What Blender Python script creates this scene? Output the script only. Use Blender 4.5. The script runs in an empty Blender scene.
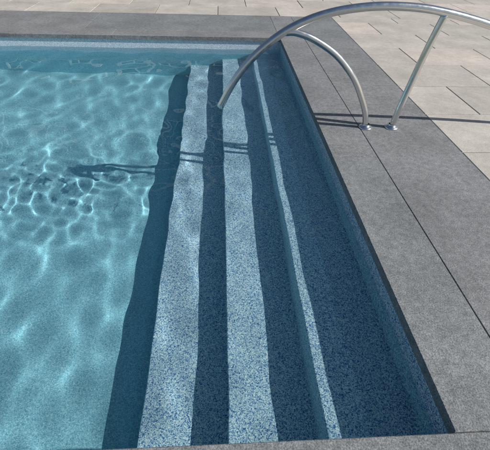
import bpy, bmesh, math, random
import numpy as np
from mathutils import Vector, Matrix, noise
random.seed(4); rng=np.random.RandomState(11)
sc=bpy.context.scene
XE,YN,YF=0.725,0.417,4.945
XL=-5.6
WZ=-0.145
# ---------- helpers
def new_mat(name):
    m=bpy.data.materials.new(name);m.use_nodes=True
    nt=m.node_tree; nt.nodes.clear(); return m,nt
def N(nt,t,**k):
    n=nt.nodes.new(t)
    for a,v in k.items(): setattr(n,a,v)
    return n
def ramp(nt,stops,interp='LINEAR'):
    r=N(nt,'ShaderNodeValToRGB'); cr=r.color_ramp; cr.interpolation=interp
    while len(cr.elements)<len(stops): cr.elements.new(.5)
    for e,(p,c) in zip(cr.elements,stops): e.position=p; e.color=(*c,1)
    return r
def link(nt,a,b): nt.links.new(a,b)
def add_obj(name,me,mat=None,parent=None,smooth=False):
    o=bpy.data.objects.new(name,me); sc.collection.objects.link(o)
    if mat: me.materials.append(mat)
    if smooth:
        for p in me.polygons: p.use_smooth=True
    if parent: o.parent=parent
    return o
# ---------- materials
def stone_mat(name,base,var,speck,scale=1.0,rough=.8,stain=.25):
    m,nt=new_mat(name)
    out=N(nt,'ShaderNodeOutputMaterial');b=N(nt,'ShaderNodeBsdfPrincipled');link(nt,b.outputs[0],out.inputs[0])
    tc=N(nt,'ShaderNodeTexCoord');geo=N(nt,'ShaderNodeNewGeometry')
    n1=N(nt,'ShaderNodeTexNoise');n1.inputs['Scale'].default_value=175*scale;n1.inputs['Detail'].default_value=2;n1.inputs['Roughness'].default_value=.75
    n2=N(nt,'ShaderNodeTexNoise');n2.inputs['Scale'].default_value=2.3;n2.inputs['Detail'].default_value=5;n2.inputs['Roughness'].default_value=.68
    n3=N(nt,'ShaderNodeTexNoise');n3.inputs['Scale'].default_value=30*scale;n3.inputs['Detail'].default_value=4;n3.inputs['Roughness'].default_value=.8
    for n in(n1,n2,n3): link(nt,tc.outputs['Object'],n.inputs['Vector'])
    r1=ramp(nt,[(.32,(1-speck,)*3),(.52,(1,)*3),(.72,(1+speck*.9,)*3)]);link(nt,n1.outputs[0],r1.inputs[0])
    r2=ramp(nt,[(.3,(1-stain,)*3),(.7,(1+stain*.6,)*3)]);link(nt,n2.outputs[0],r2.inputs[0])
    r3=ramp(nt,[(.32,(1-speck*.6,)*3),(.68,(1+speck*.5,)*3)]);link(nt,n3.outputs[0],r3.inputs[0])
    ri=ramp(nt,[(0,tuple(c*(1-var) for c in base)),(.5,base),(1,tuple(min(1,c*(1+var)*(1.03 if i==0 else .97)) for i,c in enumerate(base)))])
    link(nt,geo.outputs['Random Per Island'],ri.inputs[0])
    cur=ri.outputs[0]
    for r in(r1,r2,r3):
        x=N(nt,'ShaderNodeMix',data_type='RGBA',blend_type='MULTIPLY');x.inputs[0].default_value=1
        x.clamp_result=False
        link(nt,cur,x.inputs[6]);link(nt,r.outputs[0],x.inputs[7]);cur=x.outputs[2]
    link(nt,cur,b.inputs['Base Color'])
    b.inputs['Roughness'].default_value=rough;b.inputs['Specular IOR Level'].default_value=.25
    ad=N(nt,'ShaderNodeMath',operation='ADD');link(nt,n1.outputs[0],ad.inputs[0]);link(nt,n3.outputs[0],ad.inputs[1])
    bp=N(nt,'ShaderNodeBump');bp.inputs['Strength'].default_value=.45;bp.inputs['Distance'].default_value=.003
    link(nt,ad.outputs[0],bp.inputs['Height']);link(nt,bp.outputs[0],b.inputs['Normal'])
    return m
LC=[(.05,.14,.34),(.14,.29,.46),(.37,.52,.59),(.56,.69,.70),(.78,.87,.85)]
FC=[(.14,.33,.42),(.18,.41,.50),(.24,.49,.57),(.31,.57,.63),(.43,.67,.71)]  # liner palette with the water's teal tint put into the colour
def liner_mat(name,cols,cols2=None):
    m,nt=new_mat(name)
    out=N(nt,'ShaderNodeOutputMaterial');b=N(nt,'ShaderNodeBsdfDiffuse');link(nt,b.outputs[0],out.inputs[0])
    tc=N(nt,'ShaderNodeTexCoord')
    nz=N(nt,'ShaderNodeTexNoise');nz.inputs['Scale'].default_value=110;nz.inputs['Detail'].default_value=0
    link(nt,tc.outputs['Object'],nz.inputs['Vector'])
    mx=N(nt,'ShaderNodeMix',data_type='RGBA',blend_type='LINEAR_LIGHT');mx.inputs[0].default_value=.005
    link(nt,tc.outputs['Object'],mx.inputs[6]);link(nt,nz.outputs['Color'],mx.inputs[7])
    v=N(nt,'ShaderNodeTexVoronoi');v.inputs['Scale'].default_value=270
    link(nt,mx.outputs[2],v.inputs['Vector'])
    sp=N(nt,'ShaderNodeSeparateColor');link(nt,v.outputs['Color'],sp.inputs[0])
    pos=(0,.16,.35,.58,.82)
    r=ramp(nt,[(p,c) for p,c in zip(pos,cols)],'CONSTANT');link(nt,sp.outputs[0],r.inputs[0])
    res=r.outputs[0]
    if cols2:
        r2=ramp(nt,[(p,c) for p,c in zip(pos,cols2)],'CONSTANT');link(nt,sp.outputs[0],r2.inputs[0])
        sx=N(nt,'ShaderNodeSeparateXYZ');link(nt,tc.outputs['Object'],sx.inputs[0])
        mr=N(nt,'ShaderNodeMapRange');mr.inputs['From Min'].default_value=-.16;mr.inputs['From Max'].default_value=-.40  # blends to the second palette with depth, standing in for water absorption
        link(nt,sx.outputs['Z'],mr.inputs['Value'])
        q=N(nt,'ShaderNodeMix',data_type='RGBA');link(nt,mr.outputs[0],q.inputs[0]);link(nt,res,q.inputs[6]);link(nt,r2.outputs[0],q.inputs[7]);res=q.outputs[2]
    link(nt,res,b.inputs['Color'])
    return m
M_coping=stone_mat('grey_granite',(.225,.238,.240),.05,.50)
M_tan=stone_mat('tan_paver',(.51,.475,.42),.13,.18,scale=.7,stain=.22)
M_sand=stone_mat('joint_sand',(.06,.056,.052),0,.3)
M_grass=stone_mat('grass_green',(.06,.10,.03),0,.5,scale=.1,stain=.4)
M_liner=liner_mat('speckled_liner',LC)
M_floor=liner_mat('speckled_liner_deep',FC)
M_wall=liner_mat('speckled_wall_water_tint',[(.3,.42,.56),(.4,.52,.62),(.55,.65,.70),(.72,.78,.80),(.86,.88,.88)],[tuple(min(1,x*1.3) for x in c) for c in FC])  # sunlit-looking band above, water's teal absorption below, both painted into the colour
M_steel,nt=new_mat('brushed_steel')
out=N(nt,'ShaderNodeOutputMaterial');b=N(nt,'ShaderNodeBsdfPrincipled');link(nt,b.outputs[0],out.inputs[0])
b.inputs['Metallic'].default_value=1;b.inputs['Base Color'].default_value=(.72,.72,.71,1)
tc=N(nt,'ShaderNodeTexCoord');nn=N(nt,'ShaderNodeTexNoise');nn.inputs['Scale'].default_value=30;nn.inputs['Detail'].default_value=5
link(nt,tc.outputs['Object'],nn.inputs['Vector']);rr=ramp(nt,[(.3,(.16,)*3),(.7,(.28,)*3)]);link(nt,nn.outputs[0],rr.inputs[0]);link(nt,rr.outputs[0],b.inputs['Roughness'])
M_water,nt=new_mat('pool_water')
out=N(nt,'ShaderNodeOutputMaterial');g=N(nt,'ShaderNodeBsdfGlass');g.distribution='BECKMANN';g.inputs['IOR'].default_value=1.33;g.inputs['Roughness'].default_value=0
g.inputs['Color'].default_value=(.91,.985,1,1)
link(nt,g.outputs[0],out.inputs['Surface'])
def plain(name,c,rough=.8,spread=.4):
    m,nt=new_mat(name);out=N(nt,'ShaderNodeOutputMaterial');b=N(nt,'ShaderNodeBsdfPrincipled');link(nt,b.outputs[0],out.inputs[0])
    geo=N(nt,'ShaderNodeNewGeometry');r=ramp(nt,[(0,tuple(x*(1-spread) for x in c)),(1,tuple(x*(1+spread) for x in c))]);link(nt,geo.outputs['Random Per Island'],r.inputs[0])
    link(nt,r.outputs[0],b.inputs['Base Color']);b.inputs['Roughness'].default_value=rough;return m
M_leaf=plain('leaf_green',(.06,.10,.035),.6);M_bark=plain('bark',(.09,.07,.05))
M_siding=plain('slate_siding',(.10,.13,.16),.6,.05);M_trim=plain('white_trim',(.8,.8,.78),.5,.02);M_roof=plain('roof_shingle',(.06,.06,.065),.9,.2);M_glass=plain('window_glass',(.02,.025,.03),.1,.1)
# ---------- slabs
def slabs(name,rects,mat,top=0,th=.05,gap=.004,bev=.003):
    bm=bmesh.new()
    for (x0,x1,y0,y1) in rects:
        x0+=gap/2;x1-=gap/2;y0+=gap/2;y1-=gap/2
        if x1-x0<.02 or y1-y0<.02: continue
        dz=random.uniform(-.0008,.0008)
        vs=[bm.verts.new(p) for p in [(x0,y0,top-th),(x1,y0,top-th),(x1,y1,top-th),(x0,y1,top-th),
            (x0,y0,top-bev+dz),(x1,y0,top-bev+dz),(x1,y1,top-bev+dz),(x0,y1,top-bev+dz),
            (x0+bev,y0+bev,top+dz),(x1-bev,y0+bev,top+dz),(x1-bev,y1-bev,top+dz),(x0+bev,y1-bev,top+dz)]]
        for f in [(3,2,1,0),(0,1,5,4),(1,2,6,5),(2,3,7,6),(3,0,4,7),(4,5,9,8),(5,6,10,9),(6,7,11,10),(7,4,8,11),(8,9,10,11)]:
            bm.faces.new([vs[i] for i in f])
    me=bpy.data.meshes.new(name);bm.to_mesh(me);bm.free()
    return add_obj(name,me,mat)
def run_x(x0,x1,y0,y1,L,off=0):
    r=[];x=x0-off
    while x<x1:
        a=max(x,x0);c=min(x+L,x1)
        if c-a>.01:r.append((a,c,y0,y1))
        x+=L
    return r
def run_y(x0,x1,y0,y1,L,off=0):
    return [(a,b_,c,d) for (c,d,a,b_) in [(q[0],q[1],q[2],q[3]) for q in run_x(y0,y1,x0,x1,L,off)]]
CW=.305;GW=.61;FW=.875
cop=[]
cop+=run_y(XE,XE+CW,YN,YF,2.44,.75)
cop+=run_x(XL-.3,XE+CW,YF,YF+CW,2.44,.3)
cop+=run_x(XL-.3,XE+CW,YN-CW,YN,2.44,.2)
slabs('pool_coping',cop,M_coping,th=.045,bev=.003,gap=.0025)
g=[]
g+=run_y(XE+CW,XE+CW+GW,YN-CW-GW,YF+CW+FW,2.44,2.0)
g+=run_x(XL-.3,XE+CW,YF+CW,YF+CW+FW,2.44,.7)
g+=run_x(XL-.3,XE+CW,YN-CW-GW,YN-CW,2.44,.7)
slabs('grey_paving',g,M_coping,gap=.0025,bev=.002)
t=[]
X0=XE+CW+GW
y=-1.5;i=0
while y<YF+CW+FW-.01:
    y1=min(y+.61,YF+CW+FW)
    t+=run_x(X0,7.5,y,y1,.915,(0,.45)[i%2]); y=y1;i+=1
while y<10:
    t+=run_x(XL-.3,7.5,y,y+.61,.915,(0.1,.55)[i%2]); y+=.61;i+=1
t+=run_x(XL-.3,X0,-1.9,YN-CW-GW,.82,.3)
slabs('tan_paving',t,M_tan,bev=.003,gap=.008)
def ring(name,xo0,xo1,yo0,yo1,xi0,xi1,yi0,yi1,z,mat):
    vs=[(xo0,yo0,z),(xo1,yo0,z),(xo1,yo1,z),(xo0,yo1,z),(xi0,yi0,z),(xi1,yi0,z),(xi1,yi1,z),(xi0,yi1,z)]
    me=bpy.data.meshes.new(name);me.from_pydata(vs,[],[(0,1,5,4),(1,2,6,5),(2,3,7,6),(3,0,4,7)]);return add_obj(name,me,mat)
ring('joint_sand_bed',XL-.3,7.5,-1.9,10.1,XL-.02,XE+.03,YN-.03,YF+.03,-.006,M_sand)
ring('lawn_ground',-300,300,-300,300,XL-.02,XE+.03,YN-.03,YF+.03,-.03,M_grass)
# ---------- pool shell
ov=.015
prof=[(XE+ov,-.044),(XE+ov,-.295)]
T=[(.38,-.295,-.53),(.01,-.53,-.765),(-.395,-.765,-1.08)]
R=.008
for (x,z0,z1) in T:
    for k in range(6):
        a=k/5*math.pi/2
        prof.append((x+R-R*math.sin(a),z0-R+R*math.cos(a)))
    prof.append((x,z1))
prof.append((XL,-1.08));prof.append((XL,-.044))
Y0,Y1=YN-ov,YF+ov
vs=[];fs=[];mi=[]
ny=60
ys=[Y0+(Y1-Y0)*j/ny for j in range(ny+1)]
for (x,z) in prof:
    for yy in ys: vs.append((x,yy,z))
m_=ny+1
for i in range(len(prof)-1):
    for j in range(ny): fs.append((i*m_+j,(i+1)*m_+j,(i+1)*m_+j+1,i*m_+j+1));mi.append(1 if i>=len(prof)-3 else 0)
for yy in (Y0,Y1):
    k=len(vs)
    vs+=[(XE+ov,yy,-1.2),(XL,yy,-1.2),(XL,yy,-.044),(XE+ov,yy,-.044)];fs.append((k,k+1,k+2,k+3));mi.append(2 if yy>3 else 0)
me=bpy.data.meshes.new('pool_shell');me.from_pydata(vs,[],fs)
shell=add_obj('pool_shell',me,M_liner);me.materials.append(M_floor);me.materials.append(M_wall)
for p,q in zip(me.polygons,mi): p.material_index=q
bm=bmesh.new();bm.from_mesh(me);bmesh.ops.recalc_face_normals(bm,faces=bm.faces);bm.to_mesh(me);bm.free()
# ---------- water
dx=.012
nx=int((XE+.018-XL)/dx);nyw=int((YF-YN+.036)/dx)
xs=np.linspace(XL-.002,XE+.018,nx);yw=np.linspace(YN-.018,YF+.018,nyw)
GX,GY=np.meshgrid(xs,yw)
Hh=np.zeros_like(GX)
for i in range(46):
    lam=.16*(4.8**rng.rand()); k=2*math.pi/lam
    th=rng.normal(0.15,.6) if i%3 else rng.uniform(0,2*math.pi)
    slope=.0056*(lam/.3)**.15
    ph=rng.rand()*6.28
    wx=.10*np.sin(1.7*GY+ph)+.05*np.sin(3.1*GX+2*ph)
    Hh+=slope/k*np.sin(k*(math.cos(th)*(GX+wx)+math.sin(th)*GY)+ph)
patch=np.exp(-(((GX+.75)/.95)**2+((GY-2.45)/.5)**2))
for i in range(22):
    lam=.08+.09*rng.rand();k=2*math.pi/lam;th=rng.uniform(0,2*math.pi);ph=rng.rand()*6.28
    Hh+=patch*.0062/k*np.sin(k*(math.cos(th)*GX+math.sin(th)*GY)+ph)
verts=np.stack([GX.ravel(),GY.ravel(),(WZ+Hh).ravel()],1)
idx=np.arange(nx*nyw).reshape(nyw,nx)
F=np.stack([idx[:-1,:-1].ravel(),idx[:-1,1:].ravel(),idx[1:,1:].ravel(),idx[1:,:-1].ravel()],1)
me=bpy.data.meshes.new('water');me.from_pydata(verts.tolist(),[],F.tolist())
water=add_obj('water',me,M_water,smooth=True)
water.cycles.is_caustics_caster=True
shell.cycles.is_caustics_receiver=True
# ---------- handrail
YB=2.53
def catmull(P,n=10):
    P=[Vector(p) for p in P];Q=[P[0]*2-P[1]]+P+[P[-1]*2-P[-2]];o=[]
    for i in range(1,len(Q)-2):
        for k in range(n):
            t=k/n;a,b_,c,d=Q[i-1:i+3]
            o.append(.5*((2*b_)+(c-a)*t+(2*a-5*b_+4*c-d)*t*t+(3*b_-a-3*c+d)*t**3))
    o.append(P[-1]);return o
def tube(name,pts,r,mat,parent,seg=24,endcap=True):
    P=[Vector((p[0],YB,p[1])) for p in pts]
    P=catmull(P);bm=bmesh.new();rings=[]
    for i,p in enumerate(P):
        t=(P[min(i+1,len(P)-1)]-P[max(i-1,0)]).normalized();u=Vector((0,1,0));w=t.cross(u)
        rings.append([bm.verts.new(p+r*(math.cos(a)*u+math.sin(a)*w)) for a in [2*math.pi*k/seg for k in range(seg)]])
    for a,b_ in zip(rings,rings[1:]):
        for k in range(seg): bm.faces.new((a[k],a[(k+1)%seg],b_[(k+1)%seg],b_[k]))
    if endcap:
        for rg,s,tt in ((rings[0],-1,(P[0]-P[1]).normalized()),(rings[-1],1,(P[-1]-P[-2]).normalized())):
            c=sum((v.co for v in rg),Vector())/seg
            prev=rg
            for q in (.35,.7):
                nr=[bm.verts.new(c+(v.co-c)*math.cos(q*1.57)+tt*r*.45*math.sin(q*1.57)) for v in rg]
                for k in range(seg): bm.faces.new((prev[k],prev[(k+1)%seg],nr[(k+1)%seg],nr[k]))
                prev=nr
            bm.faces.new(prev)
    bmesh.ops.recalc_face_normals(bm,faces=bm.faces)
    me=bpy.data.meshes.new(name);bm.to_mesh(me);bm.free()
    return add_obj(name,me,mat,parent,smooth=True)
hr=bpy.data.objects.new('pool_handrail',None);sc.collection.objects.link(hr)
tube('top_rail',[(-.012,.155),(.085,.335),(.215,.498),(.40,.645),(.61,.738),(.85,.786),(1.10,.797),(1.36,.775),(1.71,.704),(2.05,.60),(2.35,.44),(2.55,.2),(2.6,-.02)],.0245,M_steel,hr)
tube('inner_brace',[(1.075,-.02),(1.05,.10),(.99,.225),(.90,.365),(.755,.508),(.59,.603),(.47,.64),(.405,.640)],.021,M_steel,hr)
tube('outer_post',[(1.272,-.02),(1.285,.10),(1.305,.25),(1.35,.54),(1.395,.757)],.0225,M_steel,hr)
def flange(x):
    bm=bmesh.new();seg=40;pr=[(.05,.0015),(.05,.006),(.045,.010),(.034,.015),(.027,.022),(.0255,.03)]
    rr=[[bm.verts.new((x+r*math.cos(2*math.pi*k/seg),YB+r*math.sin(2*math.pi*k/seg),z)) for k in range(seg)] for r,z in pr]
    for a,b_ in zip(rr,rr[1:]):
        for k in range(seg): bm.faces.new((a[k],a[(k+1)%seg],b_[(k+1)%seg],b_[k]))
    me=bpy.data.meshes.new('flange');bm.to_mesh(me);bm.free();add_obj('flange',me,M_steel,hr,smooth=True)
flange(1.073);flange(1.273);flange(2.6)
# ---------- invented out-of-frame trees, added only to mirror in the water
def reflection_tree(loc,h,cr,seed):
    rd=random.Random(seed);root=bpy.data.objects.new('reflection_tree',None);sc.collection.objects.link(root);root.location=loc
    bm=bmesh.new()
    def limb(a,b_,r0,r1,n=8,seg=4):
        t=(b_-a).normalized();u=t.orthogonal().normalized();w=t.cross(u);pr=None
        for i in range(seg+1):
            q=i/seg;c=a.lerp(b_,q)+Vector((rd.uniform(-1,1),rd.uniform(-1,1),0))*r0*.3*(0<i<seg);r=r0+(r1-r0)*q
            rg=[bm.verts.new(c+r*(math.cos(6.283*k/n)*u+math.sin(6.283*k/n)*w)) for k in range(n)]
            if pr:
                for k in range(n): bm.faces.new((pr[k],pr[(k+1)%n],rg[(k+1)%n],rg[k]))
            pr=rg
    limb(Vector((0,0,-.1)),Vector((0,0,h*.75)),.16,.05)
    cl=[]
    for i in range(16):
        a=rd.uniform(0,6.28);z=rd.uniform(.35,.75)*h;e=Vector((math.cos(a)*cr*rd.uniform(.4,.95),math.sin(a)*cr*rd.uniform(.4,.95),z+rd.uniform(.1,.28)*h))
        limb(Vector((0,0,z)),e,.05,.012,6);cl.append(e)
    for i in range(14): cl.append(Vector((rd.gauss(0,cr*.4),rd.gauss(0,cr*.4),rd.uniform(.5,1)*h)))
    me=bpy.data.meshes.new('trunk');bm.to_mesh(me);bm.free();add_obj('trunk',me,M_bark,root)
    V=[];Fc=[]
    for c in cl:
        R_=rd.uniform(.35,.75)
        for j in range(170):
            p=c+Vector((rd.gauss(0,1),rd.gauss(0,1),rd.gauss(0,.8)))*R_*.55
            u=Vector((rd.gauss(0,1),rd.gauss(0,1),rd.gauss(0,1))).normalized();w=u.orthogonal().normalized();s=rd.uniform(.05,.1)
            k=len(V);V+=[p-u*s,p+w*s*.5,p+u*s,p-w*s*.5];Fc.append((k,k+1,k+2,k+3))
    me=bpy.data.meshes.new('foliage');me.from_pydata([tuple(v) for v in V],[],Fc);add_obj('foliage',me,M_leaf,root)
for i,(l,h,c) in enumerate([((3.4,15,0),5.6,2.1),((-12.5,15,0),6.4,2.2)]): reflection_tree(l,h,c,i+3)
# ---------- made-up unseen house, put in to give the ripples a reflection
house=bpy.data.objects.new('reflection_house',None);sc.collection.objects.link(house)
def boxes(name,bs,mat):
    bm=bmesh.new()
    for (x0,x1,y0,y1,z0,z1) in bs:
        v=[bm.verts.new(p) for p in [(x0,y0,z0),(x1,y0,z0),(x1,y1,z0),(x0,y1,z0),(x0,y0,z1),(x1,y0,z1),(x1,y1,z1),(x0,y1,z1)]]
        for f in [(3,2,1,0),(0,1,5,4),(1,2,6,5),(2,3,7,6),(3,0,4,7),(4,5,6,7)]: bm.faces.new([v[i] for i in f])
    me=bpy.data.meshes.new(name);bm.to_mesh(me);bm.free();add_obj(name,me,mat,house)
hx0,hx1,hy=-9.5,.6,12.6
boxes('walls',[(hx0,hx1,hy,hy+8,-.02,6.6)],M_siding)
boxes('siding_boards',[(hx0,hx1,hy-.03,hy-.002,.05+.2*i,.05+.2*i+.17) for i in range(32)],M_siding)
win=[];fr=[]
for zz,hh in ((.9,1.5),(4.3,1.6)):
    for xx in (-8.4,-6.2,-4.4,-2.8,-1.6,-.3):
        win.append((xx-.4,xx+.4,hy-.06,hy-.035,zz,zz+hh))
        for q in ((xx-.5,xx-.4,zz-.1,zz+hh+.1),(xx+.4,xx+.5,zz-.1,zz+hh+.1),(xx-.4,xx+.4,zz+hh,zz+hh+.1),(xx-.4,xx+.4,zz-.1,zz),(xx-.03,xx+.03,zz,zz+hh),): fr.append((q[0],q[1],hy-.09,hy-.034,q[2],q[3]))
o_=.4
fr.append((hx0-o_,hx1+o_,hy-o_-.03,hy-o_-.005,6.44,6.66))
boxes('windows',win,M_glass);boxes('window_frames',fr,M_trim)
me=bpy.data.meshes.new('roof');me.from_pydata([(hx0-o_,hy-o_,6.65),(hx1+o_,hy-o_,6.65),(hx1+o_,hy+8+o_,6.65),(hx0-o_,hy+8+o_,6.65),(hx0-o_,hy+4,9.2),(hx1+o_,hy+4,9.2)],[],[(0,1,5,4),(2,3,4,5),(0,4,3),(1,2,5),(3,2,1,0)]);add_obj('roof',me,M_roof,house)
# ---------- light
EL=math.radians(36.5);sx,sy=.965,-.235
az=math.atan2(sx,sy)
S=Vector((math.sin(az)*math.cos(EL),math.cos(az)*math.cos(EL),math.sin(EL)))
L=bpy.data.lights.new('sun','SUN');L.energy=5;L.angle=math.radians(.5);L.color=(1,.97,.92)
L.cycles.is_caustics_light=True
lo=bpy.data.objects.new('sun',L);sc.collection.objects.link(lo);lo.rotation_euler=S.to_track_quat('Z','Y').to_euler()
w=bpy.data.worlds.new('World');sc.world=w;w.use_nodes=True;nt=w.node_tree
sky=nt.nodes.new('ShaderNodeTexSky');sky.sky_type='NISHITA';sky.sun_disc=False;sky.sun_elevation=EL;sky.sun_rotation=az
nt.links.new(sky.outputs[0],nt.nodes['Background'].inputs[0]);nt.nodes['Background'].inputs[1].default_value=.078
# ---------- camera
f,pi,ya,ro,H=370.11,.71528,.0772,-.03845,1.2456
cp,sp=math.cos(pi),math.sin(pi)
Fv=Vector((math.sin(ya)*cp,math.cos(ya)*cp,-sp));Rv=Vector((math.cos(ya),-math.sin(ya),0));Dv=Fv.cross(Rv)
if Dv.z>0: Dv=-Dv
R2=Rv*math.cos(ro)+Dv*math.sin(ro);D2=Dv*math.cos(ro)-Rv*math.sin(ro)
cam=bpy.data.cameras.new('camera');co=bpy.data.objects.new('camera',cam);sc.collection.objects.link(co)
cam.sensor_width=36;cam.lens=f/490*36;cam.clip_end=1000;cam.clip_start=.05
mt=Matrix((R2,-D2,-Fv)).transposed().to_4x4();mt.translation=Vector((0,0,H));co.matrix_world=mt
sc.camera=co
sc.view_settings.view_transform='Standard';sc.view_settings.look='None';sc.view_settings.exposure=0
